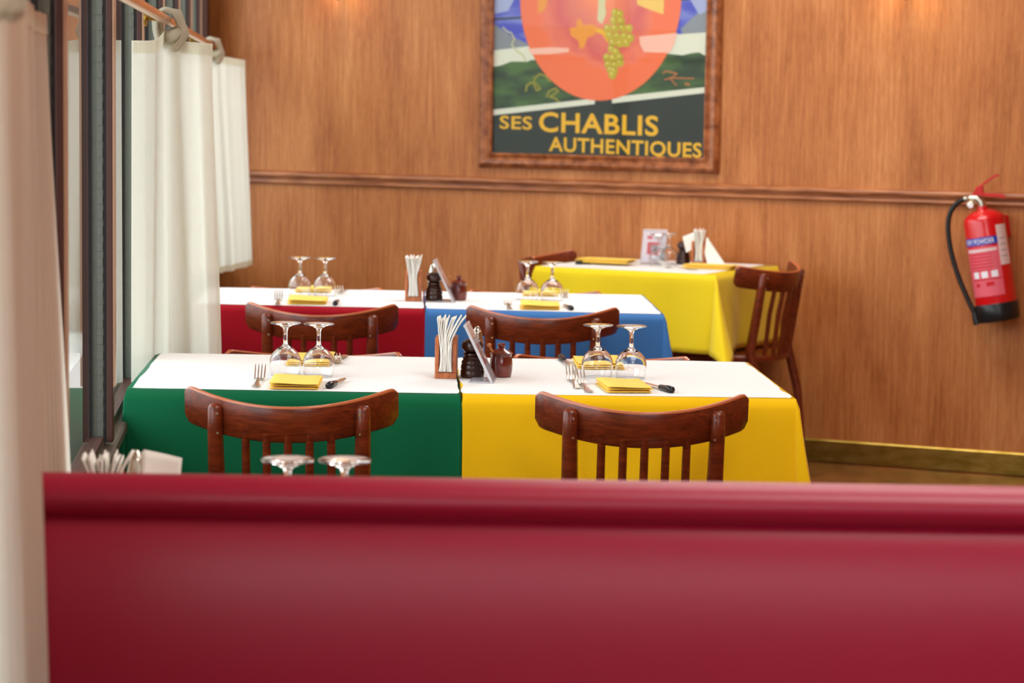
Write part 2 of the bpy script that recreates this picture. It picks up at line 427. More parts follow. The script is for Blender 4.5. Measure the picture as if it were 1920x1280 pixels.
ad = N.new('ShaderNodeMath'); ad.operation = 'MULTIPLY_ADD'; ad.inputs[1].default_value = .55; L.new(n.outputs[0], ad.inputs[0]); L.new(vl.outputs['Value'], ad.inputs[2])
rp = N.new('ShaderNodeValToRGB'); L.new(ad.outputs[0], rp.inputs[0])
els = rp.color_ramp.elements; els[0].position = .38; els[0].color = s2l((250, 138, 96)); els[1].position = 1.0; els[1].color = s2l((244, 112, 66))
for p, c in ((.62, (232, 122, 100)), (.82, (218, 92, 88)), (.95, (240, 120, 90))):
    q = els.new(p); q.color = s2l(c)
L.new(rp.outputs[0], b.inputs['Base Color'])
PM = [pm_black, pm_green, pm_white, pm_grey, pm_blue, pm_lav, pm_pale, pm_cream, pm_gold, pm_leaf, pm_grape, pm_grape2, pm_ylw, pm_sign, pm_bulb, pm_tendril]
m = MB(); m.box(PX0, PX0+PW, -.010, -.004, PZ0, PZ0+PH, 0)
def P(pts, mi, l): m.poly([pxy(x, y, l) for x, y in pts], mi)
P([(165, 810), (1615, 640), (1615, -1000), (165, -1000)], 4, 1)                       # blue ground above the slope
P([(165, 420), (165, 215), (300, 300), (420, 350), (420, 430)], 3, 2)
P([(165, 500), (165, 385), (420, 355), (460, 460)], 2, 3)
P([(165, 150), (165, -80), (260, -80), (300, 60), (260, 130)], 5, 2)
P([(1500, 400), (1440, 240), (1505, 180), (1615, 90), (1615, 400)], 3, 2)
P([(1180, 410), (1180, 290), (1615, 262), (1615, 420)], 2, 3)
P([(1500, 60), (1500, -100), (1615, -100), (1615, 130), (1560, 150)], 5, 3)
P([(165, 190), (165, 176), (360, 166), (360, 180)], 0, 4); P([(1430, 66), (1430, 52), (1615, 32), (1615, 44)], 0, 4)
top = [(165, 492)]+[(165+60*k, 480-8*k+9*math.sin(k*2.1)) for k in range(1, 5)]+[(420, 446), (700, 430), (1370, 398)]+[(1400+55*k, 396+10*math.sin(k*1.7)) for k in range(1, 4)]+[(1615, 412)]
P([(165, 815)]+[(1615, 650)]+top[::-1], 1, 4)
P([(168, 770), (872, 686), (872, 722), (168, 806)][::-1], 2, 5); P([(986, 676), (1615, 604), (1615, 640), (986, 716)][::-1], 2, 5)
P([(165, 806), (872, 722), (872, 700), (990, 700), (990, 716), (1615, 640), (1615, 1050), (165, 1050)][::-1], 0, 6)
P([(872, 720), (990, 712), (985, 660), (878, 660)][::-1], 0, 7)
P([(893+548*math.cos(a), 50-(650 if math.sin(a) < 0 else 900)*math.sin(a)) for a in [2*PI*k/64 for k in range(64)]], 14, 8)
P([(404, 372), (560, 362), (690, 366), (686, 392), (560, 406), (430, 410)][::-1], 6, 9)
P([(1166, 290), (1420, 266), (1400, 340), (1370, 392), (1200, 388), (1172, 340)][::-1], 6, 9)
P([(470, 150), (470, -20), (560, -20), (520, 120)], 9, 9)
P([(880, -40), (960, -40), (930, 80), (938, 150), (912, 214), (880, 190), (884, 90)][::-1], 7, 10)
P([(1120, -40), (1330, -60), (1324, 150), (1230, 120), (1150, 90)][::-1], 12, 10)
P([(630, 50), (670, 30), (706, 50), (690, 44), (650, 46)][::-1], 2, 10)
leaf = [(690, 240), (740, 230), (736, 190), (768, 178), (784, 220), (830, 212), (872, 224), (868, 280), (816, 300), (790, 366), (764, 372), (752, 318), (700, 288)]
P(leaf[::-1], 9, 10)
P([(868, 236), (930, 250), (960, 300), (950, 330), (920, 280), (870, 262)][::-1], 8, 10)
gr = [(1000, 140), (1030, 150), (990, 190), (1040, 195), (950, 240), (1000, 240), (1050, 235), (1095, 240), (965, 285), (1015, 290), (1065, 290), (1105, 300), (985, 330), (1035, 335), (1080, 330), (980, 370), (1010, 390), (950, 425), (990, 430), (1035, 425), (960, 465), (1005, 470), (1040, 455), (975, 500), (1000, 510), (990, 535)]
for i, (x, y) in enumerate(gr):
    P([(x+27*math.cos(a), y+29*math.sin(a)) for a in [-2*PI*k/10 for k in range(10)]], 10, 11+i % 3)
    P([(x-6+9*math.cos(a), y-8+9*math.sin(a)) for a in [-2*PI*k/6 for k in range(6)]], 11, 14+i % 2)
def stroke(pts, w, mi, l):
    for (a, c), (d, e_) in zip(pts, pts[1:]):
        v = Vector((d-a, e_-c)); 
        if v.length < 1e-6: continue
        q = Vector((-v.y, v.x)).normalized()*w/2; k = v.normalized()*w*.3
        P([(a-k.x+q.x, c-k.y+q.y), (a-k.x-q.x, c-k.y-q.y), (d+k.x-q.x, e_+k.y-q.y), (d+k.x+q.x, e_+k.y+q.y)][::-1], mi, l)
stroke([(395, 645), (400, 610), (430, 590), (470, 600), (495, 630), (470, 640), (455, 610), (455, 560), (490, 535), (530, 545), (560, 580)], 14, 15, 9)
stroke([(540, 680), (555, 645), (600, 625), (620, 640), (590, 665), (560, 680), (600, 690), (625, 712)], 13, 15, 9)
stroke([(225, 235), (260, 265), (285, 270), (310, 310), (290, 350), (330, 390), (375, 420), (390, 450)], 8, 7, 9)
stroke([(1330, 520), (1350, 505), (1425, 522), (1390, 545), (1340, 560), (1400, 550), (1535, 550)], 9, 13, 9)
stroke([(1385, 560), (1420, 595)], 8, 13, 9); stroke([(1480, 585), (1505, 590)], 14, 13, 9)
def poster_text(body, x0, x1, y0, y1, slope, l, bold=.02):
    vs, fs, w = text_mb(body, 1, bold, 1.06); h = max(v[1] for v in vs if True)
    ys = [v[1] for v in vs]; capb = 0; cap = .72
    out = []
    for vx, vy in vs:
        X = x0+(x1-x0)*vx/w; Y = y1-(y1-y0)*vy/cap+slope*(X-x0); out.append(pxy(X, Y, l))
    m.add(out, fs, 8)
poster_text('SES', 215, 442, 806, 890, .012, 12, .016)
poster_text('CHABLIS', 490, 1306, 776, 902, .015, 12, .022)
poster_text('AUTHENTIQUES', 562, 1598, 936, 1028, .018, 12, .022)
# trim what runs past the sheet: keep the artwork inside the frame opening
for i, (x, y, z) in enumerate(m.v): m.v[i] = (min(max(x, PX0-.002), PX0+PW+.002), y, min(z, PZ0+PH))
m.build('print', PM, pr)
m = MB(); m.poly([(PX0, -.017, PZ0), (PX0+PW, -.017, PZ0), (PX0+PW, -.017, PZ0+PH), (PX0, -.017, PZ0+PH)]); m.build('glass_pane', poster_glass, pr)
# mitred moulding, four pieces
fprof = [(0, -.002), (0, -.026), (.006, -.030), (.014, -.024), (.020, -.021), (.027, -.026), (.040, -.030), (.050, -.026), (.058, -.016), (.060, -.002)]
ox0, ox1, oz0, oz1 = PX0, PX0+PW, PZ0, PZ0+PH
def mould(a, c, da, dc):
    mb = MB(); n = len(fprof); vs = []
    for (p, d) in ((a, da), (c, dc)):
        for (w_, y) in fprof: vs.append((p[0]+d[0]*w_, y, p[1]+d[1]*w_))
    mb.add(vs, [(i, i+1, n+i+1, n+i) for i in range(n-1)]+[tuple(range(n)), tuple(range(2*n-1, n-1, -1))]); mb.build('frame_moulding', frame_wood, pr, smooth=30)
mould((ox0, oz0), (ox1, oz0), (-1, -1), (1, -1)); mould((ox1, oz0), (ox1, oz1), (1, -1), (1, 1))
mould((ox1, oz1), (ox0, oz1), (1, 1), (-1, 1)); mould((ox0, oz1), (ox0, oz0), (-1, 1), (-1, -1))

# wall lamps whose lowest tips just show at the top edge
for lx, lab in ((-2.40, 'dark brass wall lamp left of the poster, only its lowest tip in view'), (-.06, 'dark brass wall lamp right of the poster, only its lowest tip in view')):
    t = thing('wall_lamp', lab, 'lamp'); t.matrix_world = WM @ Matrix.Translation((lx, 0, 0))
    m = MB(); m.lathe([(0, 0), (.045, 0), (.05, .006), (.03, .014), (.012, .02)], 16, M=Matrix.Translation((0, 0, 1.82)) @ Matrix.Rotation(PI/2, 4, 'X')); m.build('backplate', brass, t, smooth=40)
    m = MB(); m.tube([(0, -.01, 1.82), (0, -.05, 1.80), (0, -.08, 1.83), (0, -.08, 1.86)], .008); m.lathe([(.001, 0), (.010, .005), (.014, .014), (.006, .022), (.006, .03)], 12, M=Matrix.Translation((0, -.05, 1.755))); m.build('arm', grinder_wood, t, smooth=40)
    m = MB(); m.lathe([(.045, 1.88), (.075, 2.02), (.072, 2.02), (.043, 1.88)], 20, M=Matrix.Translation((0, -.08, 0)), close=True); m.build('lamp_shade', paper, t, smooth=40)
    ld = bpy.data.lights.new('bulb', 'POINT'); ld.energy = 4; ld.color = (1, .84, .62); ld.shadow_soft_size = .03
    bo = bpy.data.objects.new('bulb', ld); COL.objects.link(bo); bo.matrix_world = t.matrix_world @ Matrix.Translation((0, -.08, 1.95))

# ---------------------------------------------------------------- brass rod and cafe curtains
t = thing('curtain_rod', 'polished brass curtain rod running along the glazed left wall', 'rod')
def rodp(y, off=0): return Vector((-.2875-.0952*y+off, y, 1.556))
m = MB(); m.tube([rodp(1.2), rodp(3.0), rodp(6.0), rodp(9.0), rodp(10.10)], .0115, 16); m.build('rod', brass_rod, t, smooth=True)
for y in (3.0, 5.66, 8.3, 10.0):
    p = rodp(y); m = MB(); q = Vector((win_x(y)+.042, y, 1.556))
    m.tube([q, p], .006, 8); m.lathe([(.0, 0), (.02, 0), (.02, .004), (.0, .006)], 14, M=Matrix.Translation(q) @ Matrix.Rotation(PI/2, 4, 'Y')); m.build('bracket', brass, t, smooth=40)

def catmull(pts, n):
    out = []; P_ = [pts[0]]+list(pts)+[pts[-1]]
    for i in range(1, len(P_)-2):
        a, b_, c, d = P_[i-1:i+3]
        for k in range(n):
            u = k/n
            out.append(tuple(.5*((2*b_[j])+(-a[j]+c[j])*u+(2*a[j]-5*b_[j]+4*c[j]-d[j])*u*u+(-a[j]+3*b_[j]-3*c[j]+d[j])*u**3) for j in range(len(b_))))
    out.append(tuple(pts[-1])); return out
def curtain(label, top, bot, ripple, ties, nfold=5, name='cafe_curtain'):
    """top / bot: plan paths [(x, y, z)...] with the same number of points."""
    t = thing(name, label, 'curtain')
    nu, nv = 96, 40; k = nu//(len(top)-1); nu = k*(len(top)-1)
    T, B = catmull(top, k), catmull(bot, k)
    def Pt(u, v):
        i = min(int(round(u*nu)), nu); a, c = T[i], B[i]
        j = min(i+1, nu); h = max(i-1, 0)
        d = Vector((T[j][0]-T[h][0]+B[j][0]-B[h][0], T[j][1]-T[h][1]+B[j][1]-B[h][1])).normalized()
        nrm = Vector((d.y, -d.x))
        w = ripple*(.35+.65*v)*(math.sin(2*PI*nfold*u+.8*math.sin(3*u+v*1.2))+.35*math.sin(2*PI*nfold*2.3*u+1))
        w *= min(1, 6*u)*min(1, 6*(1-u))
        s = v*v*(3-2*v)*.35+v*.65
        return (a[0]*(1-s)+c[0]*s+nrm.x*w, a[1]*(1-s)+c[1]*s+nrm.y*w, a[2]*(1-v)+c[2]*v)
    m = MB(); m.grid(Pt, nu, nv); m.build('cloth', curtain_cotton, t, smooth=True)
    m = MB(); m.grid(lambda u, v: tuple(Vector(Pt(u, v*.035))+Vector((.0015, -.001, .0))), nu, 2); m.build('heading', curtain_cotton, t, smooth=True)
    m = MB(); m.grid(lambda u, v: tuple(Vector(Pt(u, .972+v*.028))+Vector((.0015, -.001, .0))), nu, 2); m.build('hem', curtain_hem, t, smooth=True)
    for (u, y) in ties:                  # knotted tab: gathered cloth looped over the rod
        q = Vector(Pt(u, .02)); p = rodp(y)
        path = catmull([(q.x+.016, q.z-.030, .046), (p.x+.034, p.z-.034, .030), (p.x+.024, p.z-.006, .021), (p.x+.012, p.z+.020, .024), (p.x-.012, p.z+.020, .024), (p.x-.022, p.z-.006, .022), (q.x-.004, q.z-.02, .044)], 5)
        def St(a, b, path=path, y=y):
            k = min(int(round(b*(len(path)-1))), len(path)-1); X, Z, wd = path[k]; w_ = a*2-1
            pl = .0045*math.sin(a*23+b*4)+.002*math.sin(a*51+b*9); bow = .010*(1-w_*w_)
            return (X+pl+bow*(1 if b < .5 else -1), y+w_*wd+.004*math.sin(b*11), Z+pl*.6+(bow*.6 if .3 < b < .7 else 0))
        m = MB(); m.grid(St, 36, len(path)-1)
        def Kn(a, b, p=p):                               # the knot wrapped round the gathered cloth
            an = 2*PI*a; r_ = .017+.009*math.sin(PI*b)+.002*math.sin(an*3+b*5)
            return (p.x+.018+r_*math.cos(an), p.y+r_*1.25*math.sin(an)+.006*(b-.5), p.z-.046+.030*b+.008*math.sin(an+1))
        m.grid(Kn, 24, 6)
        m.build('tie', curtain_hem, t, smooth=True, solid=.003)
    return t
curtain('cream ribbed cafe curtain beside the green-clothed table, knotted once on the rod',
        [(-.898, 5.64, 1.503), (-.855, 5.745, 1.508), (-.852, 5.86, 1.532), (-.815, 5.88, 1.510), (-.785, 5.96, 1.506), (-.752, 5.97, 1.504)],
        [(-.900, 5.64, .675), (-.857, 5.75, .675), (-.855, 5.90, .675), (-.79, 5.90, .675), (-.765, 5.99, .675), (-.726, 5.98, .675)],
        .008, [(.40, 5.87)], nfold=3)
curtain('cream ribbed cafe curtain in the far corner by the wood panelling',
        [(-1.212, 9.02, 1.49), (-1.19, 9.16, 1.50), (-1.165, 9.30, 1.535), (-1.13, 9.42, 1.515), (-1.085, 9.66, 1.505)],
        [(-1.215, 9.02, .685), (-1.19, 9.14, .685), (-1.12, 9.26, .685), (-1.09, 9.42, .685), (-1.055, 9.68, .685)],
        .010, [(.5, 9.3)])
curtain('blurred pale curtain at the extreme left, nearest the camera beside the red bench',
        [(-.600, 1.7, 1.50), (-.50, 2.10, 1.50), (-.535, 2.6, 1.52), (-.60, 2.95, 1.51), (-.655, 3.28, 1.50), (-.685, 3.52, 1.50)],
        [(-.600, 1.7, .55), (-.50, 2.10, .55), (-.512, 2.6, .55), (-.565, 2.72, .56), (-.64, 3.3, .66), (-.668, 3.64, .66)],
        .007, [(.3, 2.3)], nfold=7)

# ---------------------------------------------------------------- red bench in the foreground
t = thing('banquette_bench', 'long red leather bench back filling the blurred foreground', 'bench')
X0, X1 = -.60, 2.7
def panel_profile():
    pts = []
    for k in range(9):                                   # rounded top roll
        a = PI*(-.35+1.35*k/8); pts.append((2.885-.030*math.cos(a)*-1*-1, .907+.028*math.sin(a)))
    return pts
def ext_prof(prof, nm, mats, bulge=0):
    mb = MB(); n = len(prof); NX = 24
    vs = []; fs = []
    for i in range(NX+1):
        u = i/NX; x = X0+(X1-X0)*u; e_ = 1
        if i in (0, NX): e_ = .0
        for (y, z) in prof: vs.append((x, y, z))
    for i in range(NX):
        for k in range(n):
            k2 = (k+1) % n; fs.append((i*n+k, i*n+k2, (i+1)*n+k2, (i+1)*n+k))
    fs += [tuple(range(n)), tuple(range((NX+1)*n-1, NX*n-1, -1))]
    mb.add(vs, fs); return mb.build(nm, mats, t, smooth=50)
roll = [(2.880+.034*math.cos(a), .905+.0265*math.sin(a)) for a in [2*PI*k/20 for k in range(20)]]
ext_prof(roll[::-1], 'top_roll', leather)
pad = [(2.905, .893), (2.893, .893)]
yv, zv = 2.888, .8925
for k in range(60):
    dz = .8925-zv; th = math.radians(50*math.exp(-dz/.012)+32*math.exp(-dz/.10)-6)
    ds = .003+.006*min(1, dz/.1); yv -= ds*math.sin(th); zv -= ds*math.cos(th); pad.append((yv, zv))
pad += [(2.905, zv)]
ext_prof(pad, 'back_pad', leather)
seatp = [(2.90, .461), (2.90, .462), (3.0, .47), (3.30, .475), (3.37, .46), (3.37, .461), (3.34, .461)]
ext_prof(seatp, 'seat', leather)
frontpad = [(2.90, .88)]+[(2.905+.05*math.sin(PI*min(1, k/10*1.6+.05)/2), .88-.40*k/10) for k in range(11)]+[(2.90, .48)]
ext_prof(frontpad[::-1], 'front_pad', leather)
m = MB(); m.box(X0, X1, 2.86, 3.34, 0, .46, bev=.005); m.build('plinth', dark_wood, t)

# ---------------------------------------------------------------- chairs
def make_chair(label):
    t = thing('bistro_chair', label, 'chair')
    HW, BOW = .2165, .125
    def ry(x, z): return -.232+BOW*(abs(x)/HW)**2.1 - (z-.72)*.17
    mb = MB(); nx = 56; ring = []
    vs = []; fs = []
    NC = 12
    for i in range(nx+1):
        x = -HW+2*HW*i/nx; u = abs(x)/HW
        zt = .757+.029*u*u; zb = .682+.025*u*u
        if u > .93:
            k = (u-.93)/.07; zt -= .011*(1-math.sqrt(max(0, 1-k*k))); zb += .015*(1-math.sqrt(max(0, 1-k*k)))
        th = .0065
        sec = [(-th, zb+.003), (-th*.6, zb), (th*.6, zb), (th, zb+.003), (th, (zb+zt)/2), (th, zt-.004), (th*.6, zt), (-th*.6, zt), (-th, zt-.004), (-th, (zb+zt)/2)]
        n = len(sec)
        # surface normal in plan
        sl = BOW*2.1*u**1.1/HW*(1 if x > 0 else -1); nn = Vector((-sl, 1)).normalized()
        for (o, z) in sec: vs.append((x+nn.x*o, ry(x, z)+nn.y*o, z))
    for i in range(nx):
        for k in range(n): k2 = (k+1) % n; fs.append((i*n+k, (i+1)*n+k, (i+1)*n+k2, i*n+k2))
    fs += [tuple(range(n)), tuple(range((nx+1)*n-1, nx*n-1, -1))]
    mb.add(vs, fs)
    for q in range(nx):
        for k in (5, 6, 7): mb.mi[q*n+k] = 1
    mb.build('top_rail', [chair_wood, chair_edge_lit], t, smooth=50)
    for s in (-1, 1):                                    # rear posts run down to the floor, screws near the top
        px = .151*s
        def yy(z): return ry(px, z)-.018
        pts = [(px, yy(.756), .756), (px, yy(.750), .750), (px, yy(.70), .70), (px*.99, yy(.60), .60), (px*1.0, yy(.47), .47), (px*1.02, -.195, .30), (px*1.06, -.225, .0)]
        mb = MB(); mb.tube(pts, [.009, .0150, .0160, .0175, .0178, .0160, .012], 12)
        p = mb.build('rear_post', chair_wood, t, smooth=50)
        for z in (.738, .697):
            mb = MB(); mb.lathe([(0, 0), (.0030, 0), (.0024, .0014), (0, .0014)], 8, M=Matrix.Translation((px-.006*s, yy(z)-.0150, z)) @ Matrix.Rotation(PI/2, 4, 'X')); mb.build('screw', steel, p)
    for k in range(-2, 3):
        x = .0435*k; mb = MB()
        mb.tube([(x, ry(x, .70)-.001, .70), (x, ry(x, .60)+.002, .60), (x*.98, ry(x, .45)-.006, .445)], [.0085, .009, .0085], 8); mb.build('slat', chair_wood, t, smooth=50)
    mb = MB(); N_ = 28; rings = []
    for (z, g) in ((.425, .95), (.430, 1.0), (.445, 1.0), (.451, .97), (.449, .80)):
        rr = []
        for k in range(N_):
            a = 2*PI*k/N_; ca, sa = math.cos(a), math.sin(a)
            rx = .195*g*(1 if sa > 0 else .92); x = rx*math.copysign(abs(ca)**.72, ca); y = .195*g*math.copysign(abs(sa)**.72, sa)+.0
            rr.append((x, y, z))
        rings.append(rr)
    vs = [p for r in rings for p in r]; fs = [tuple(range(N_-1, -1, -1)), tuple(range(4*N_, 5*N_))]
    for j in range(4):
        for k in range(N_): k2 = (k+1) % N_; fs.append((j*N_+k, j*N_+k2, (j+1)*N_+k2, (j+1)*N_+k))
    mb.add(vs, fs); mb.build('seat', chair_wood, t, smooth=40)
    for s in (-1, 1):
        mb = MB(); mb.tube([(.145*s, .145, .43), (.155*s, .16, .25), (.17*s, .175, 0)], [.017, .016, .011], 12); mb.build('front_leg', chair_wood, t, smooth=50)
        mb = MB(); mb.tube([(.156*s, -.20, .19), (.160*s, .165, .19)], .009, 8); mb.build('stretcher', chair_wood, t, smooth=50)
    mb = MB(); mb.tube([(-.156, .0, .19), (.156, .0, .19)], .009, 8); mb.build('stretcher', chair_wood, t, smooth=50)
    return t
c0 = make_chair('red-brown wooden bistro chair with its back to the camera at the green-clothed table')
c0.location = (-.458, 5.055, 0); c0.rotation_euler = (0, 0, .025)
dup(c0, (.270, 5.055, 0), .012, 'wooden bistro chair with its back to the camera at the bright yellow front table')
dup(c0, (-.551, 7.03, 0), 0, 'red-brown wooden bistro chair with its back to the camera at the dark red table')
dup(c0, (.088, 7.03, 0), 0, 'red-brown wooden bistro chair with its back to the camera at the blue table')
far = [dup(c0, (-.492, 5.80, 0), PI, 'bistro chair facing the camera behind the green table, only its top rail showing')]
far.append(dup(c0, (.223, 5.80, 0), PI, 'bistro chair facing the camera behind the front yellow table, only its top rail showing'))
far.append(dup(c0, (-.645, 7.73, 0), PI, 'bistro chair facing the camera behind the dark red table, only its top rail showing'))
far.append(dup(c0, (.072, 7.73, 0), PI, 'bistro chair facing the camera behind the blue table, only its top rail showing'))
for o in far: o.scale = (1, 1, .958)
dup(c0, (.825, 8.90, 0), math.radians(90-33), 'wooden bistro chair at the right end of the lemon table by the panelling')
dup(c0, (.272, 9.185, 0), math.radians(-90-22), 'wooden bistro chair at the left end of the lemon table, mostly hidden by it')

# ---------------------------------------------------------------- tables, cloths, paper mats
def make_table(label, quad, name='dining_table'):
    c = sum((Vector((*q, 0)) for q in quad), Vector())/4
    t = thing(name, label, 'table', (c.x, c.y, 0))
    ring = [(q[0]-c.x, q[1]-c.y) for q in quad]
    s = .985
    mb = MB(); mb.add([(x*s, y*s, z) for z in (.722, .747) for x, y in ring], [(3, 2, 1, 0), (4, 5, 6, 7), (0, 1, 5, 4), (1, 2, 6, 5), (2, 3, 7, 6), (3, 0, 4, 7)])
    mb.build('tabletop', dark_wood, t)
    mb = MB(); mb.lathe([(.035, .03), (.03, .1), (.026, .3), (.026, .6), (.035, .70), (.10, .72)], 16); mb.build('pedestal', black_plastic, t, smooth=40)
    a0 = math.atan2(ring[1][1]-ring[0][1], ring[1][0]-ring[0][0])
    for k in range(4):
        a = a0+PI/4+k*PI/2
        mb = MB(); mb.tube([(.02*math.cos(a), .02*math.sin(a), .06), (.14*math.cos(a), .14*math.sin(a), .045), (.26*math.cos(a), .26*math.sin(a), .013)], [.02, .017, .012], 8); mb.build('foot', black_plastic, t, smooth=40)
    return t

def cloth(label, quad, m_, over=.29, flares=(.06, .06, .06, .06), ears=((.42, 0),)*4, ph=0, group=None, ripple=.012, wide=1.9):
    """Square cloth over a four-cornered top (quad counter-clockwise from front left): flat top, four
    hanging sides and a folded ear at each corner. flares per side, ears = (depth, bias degrees) per corner."""
    c = sum((Vector(q) for q in quad), Vector((0, 0)))/4
    Q = [Vector(q)-c for q in quad]; ZT = .750; R = .006
    mb = MB(); mb.poly([(q.x, q.y, ZT) for q in Q])
    cols = []                                            # list of (origin, h(r)->(dx,dy), rmax)
    NS, NE = 160, 36
    for i in range(4):
        a, b_ = Q[i], Q[(i+1) % 4]; d = (b_-a).normalized(); nrm = Vector((d.y, -d.x)); Ls = (b_-a).length
        nd = (Q[(i+2) % 4]-b_).normalized(); nn = Vector((nd.y, -nd.x))
        for k in range(NS+1):
            u = k/NS; env = math.sin(PI*u)
            rip = ripple*(math.sin(u*9+ph+i*2)+.6*math.sin(u*17+ph*2+i))*(.3+env)
            rip += .0022*math.exp(-((u-.36-.03*i)/.005)**2)+.0020*math.exp(-((u-.74+.04*i)/.005)**2)
            cols.append((a+d*Ls*u, nrm, flares[i], rip, over, 0))
        dep, bias = ears[(i+1) % 4]
        a1 = math.atan2(nrm.y, nrm.x); a2 = math.atan2(nn.y, nn.x)
        while a2 < a1: a2 += 2*PI
        for k in range(1, NE):
            f = 90*k/NE; g = (f-45)/45
            ps = .5+.5*math.copysign(abs(g)**wide, g)
            an = a1+(a2-a1)*ps + math.radians(bias)*math.sin(PI*k/NE)**.7
            s2 = math.sin(math.radians(2*f))
            mag = (flares[i]*(1-k/NE)+flares[(i+1) % 4]*k/NE)*(1-s2)+dep*s2**.8
            rm = over/max(math.cos(math.radians(f)), math.sin(math.radians(f)))
            cols.append((b_, Vector((math.cos(an), math.sin(an))), mag, 0, rm, s2))
    NR = 14; n = len(cols); vs = []
    for j in range(NR+1):
        for (o, d, mag, rip, rm, s2) in cols:
            r = rm*j/NR; t_ = r/over
            if j == 0: vs.append((o.x, o.y, ZT)); continue
            hz = R*min(1, r/.01)+r*mag*(.75+.25*t_)+rip*t_
            vz = math.sqrt(max(r*r-(r*mag)**2, 0))
            vs.append((o.x+d.x*hz, o.y+d.y*hz, ZT-vz))
    fs = []
    for j in range(NR):
        for k in range(n): k2 = (k+1) % n; fs.append((j*n+k, (j+1)*n+k, (j+1)*n+k2, j*n+k2))
    mb.add(vs, fs)
    o = mb.build('tablecloth', m_, None, (c.x, c.y, 0), smooth=50, solid=.0012)
    return tag(o, label, 'tablecloth', group)

def paper_cover(label, quad, ph=0, group=None, wav=.003):
    c = sum((Vector(q) for q in quad), Vector((0, 0)))/4; Q = [Vector(q)-c for q in quad]
    pts = []
    for i in range(4):
        a, b_ = Q[i], Q[(i+1) % 4]; d = (b_-a); nrm = Vector((d.y, -d.x)).normalized()
        for k in range(60):
            u = k/60; w = wav*noise.noise(Vector((u*7+ph, i*3.1, 0)))+.0012*noise.noise(Vector((u*60, i*7+ph, 0)))
            e_ = min(u, 1-u)*60*.012                       # slightly rounded corners
            w -= .006*max(0, 1-min(u, 1-u)*22)**2
            pts.append(a+d*u+nrm*w)
    mb = MB(); n = len(pts)
    mb.add([(p.x, p.y, z) for z in (.7512, .7519) for p in pts], [tuple(range(n-1, -1, -1)), tuple(range(n, 2*n))]+[(k, (k+1) % n, n+(k+1) % n, n+k) for k in range(n)])
    return tag(mb.build('paper_mat', paper_mat, None, (c.x, c.y, 0)), label, 'table mat', group)

qG = [(-.827, 5.127), (-.111, 5.112), (-.145, 5.815), (-.866, 5.815)]
qY = [(-.103, 5.112), (.612, 5.120), (.575, 5.815), (-.137, 5.815)]
qR = [(-.955, 7.165), (-.264, 7.118), (-.292, 7.74), (-.99, 7.76)]
qB = [(-.256, 7.118), (.446, 7.045), (.420, 7.715), (-.284, 7.735)]
qL = [(.083, 8.935), (.730, 8.618), (1.010, 9.155), (.365, 9.425)]
q0 = [(-.64, 3.21), (.06, 3.21), (.04, 3.88), (-.66, 3.88)]
def inset(q, front, right, back, left):
    a, b_, c, d = [Vector(p) for p in q]; ux = (b_-a).normalized(); uy = (d-a).normalized()
    return [a+ux*left+uy*front, b_-ux*right+uy*front, c-ux*right-uy*back, d+ux*left-uy*back]
make_table('table hidden under the green cloth in the front row', qG); make_table('table hidden under the bright yellow cloth in the front row', qY)
make_table('table hidden under the dark red cloth in the second row', qR); make_table('table hidden under the blue cloth in the second row', qB)
make_table('table hidden under the lemon yellow cloth by the panelled wall', qL)
make_table('table close behind the red bench, hidden below its top edge', q0)
cloth('deep green tablecloth hanging over the front left table', qG, cloth_green, .31, (.07, .0, .03, .02), ((.12, 0), (.06, 0), (.05, 0), (.1, 0)), .4, ripple=.020)
cloth('bright yellow tablecloth over the front table nearest the camera', qY, cloth_yellow, .31, (.07, .11, .04, -.22), ((.04, 55), (.26, -10), (.2, 0), (.05, 0)), 2.0)
cloth('dark red tablecloth in the second row behind the green table', qR, cloth_red, .29, (.05, .0, .02, .02), ((.1, 0), (.05, 0), (.05, 0), (.1, 0)), 1.1)
cloth('mid blue tablecloth in the second row behind the front yellow table', qB, cloth_blue, .29, (.05, .08, .03, .0), ((.05, 0), (.32, -6), (.1, 0), (.05, 0)), 3.2)
cloth('lemon yellow tablecloth with a folded hanging corner by the panelled wall', qL, cloth_lemon, .285, (.03, .03, .0, .05), ((.22, 0), (.52, -10), (.05, 0), (.05, 0)), 5.0, wide=1.35)
cloth('plain cloth on the table just behind the red bench, out of sight', q0, cloth_lemon, .18, (.02, .02, .0, .0), ((.1, 0), (.1, 0), (.05, 0), (.05, 0)), .9)
paper_cover('white embossed paper mat covering the green-clothed table', inset(qG, .004, .0, .004, .010), .3)
paper_cover('white embossed paper mat covering the bright yellow front table', inset(qY, .006, .006, .004, .0), 4.1, wav=.008)
paper_cover('white paper mat covering the dark red table', inset(qR, .005, .0, .004, .004), 7)
paper_cover('unseen white mat added to bounce light behind the red bench', inset(q0, .004, .004, .004, .004), 13)  # added out of sight, throws white light up onto the napkins
paper_cover('white paper mat covering the blue table', inset(qB, .005, .006, .004, .0), 9)
paper_cover('white paper mat on the lemon yellow table by the wall', inset(qL, .012, .05, .004, .012), 11)

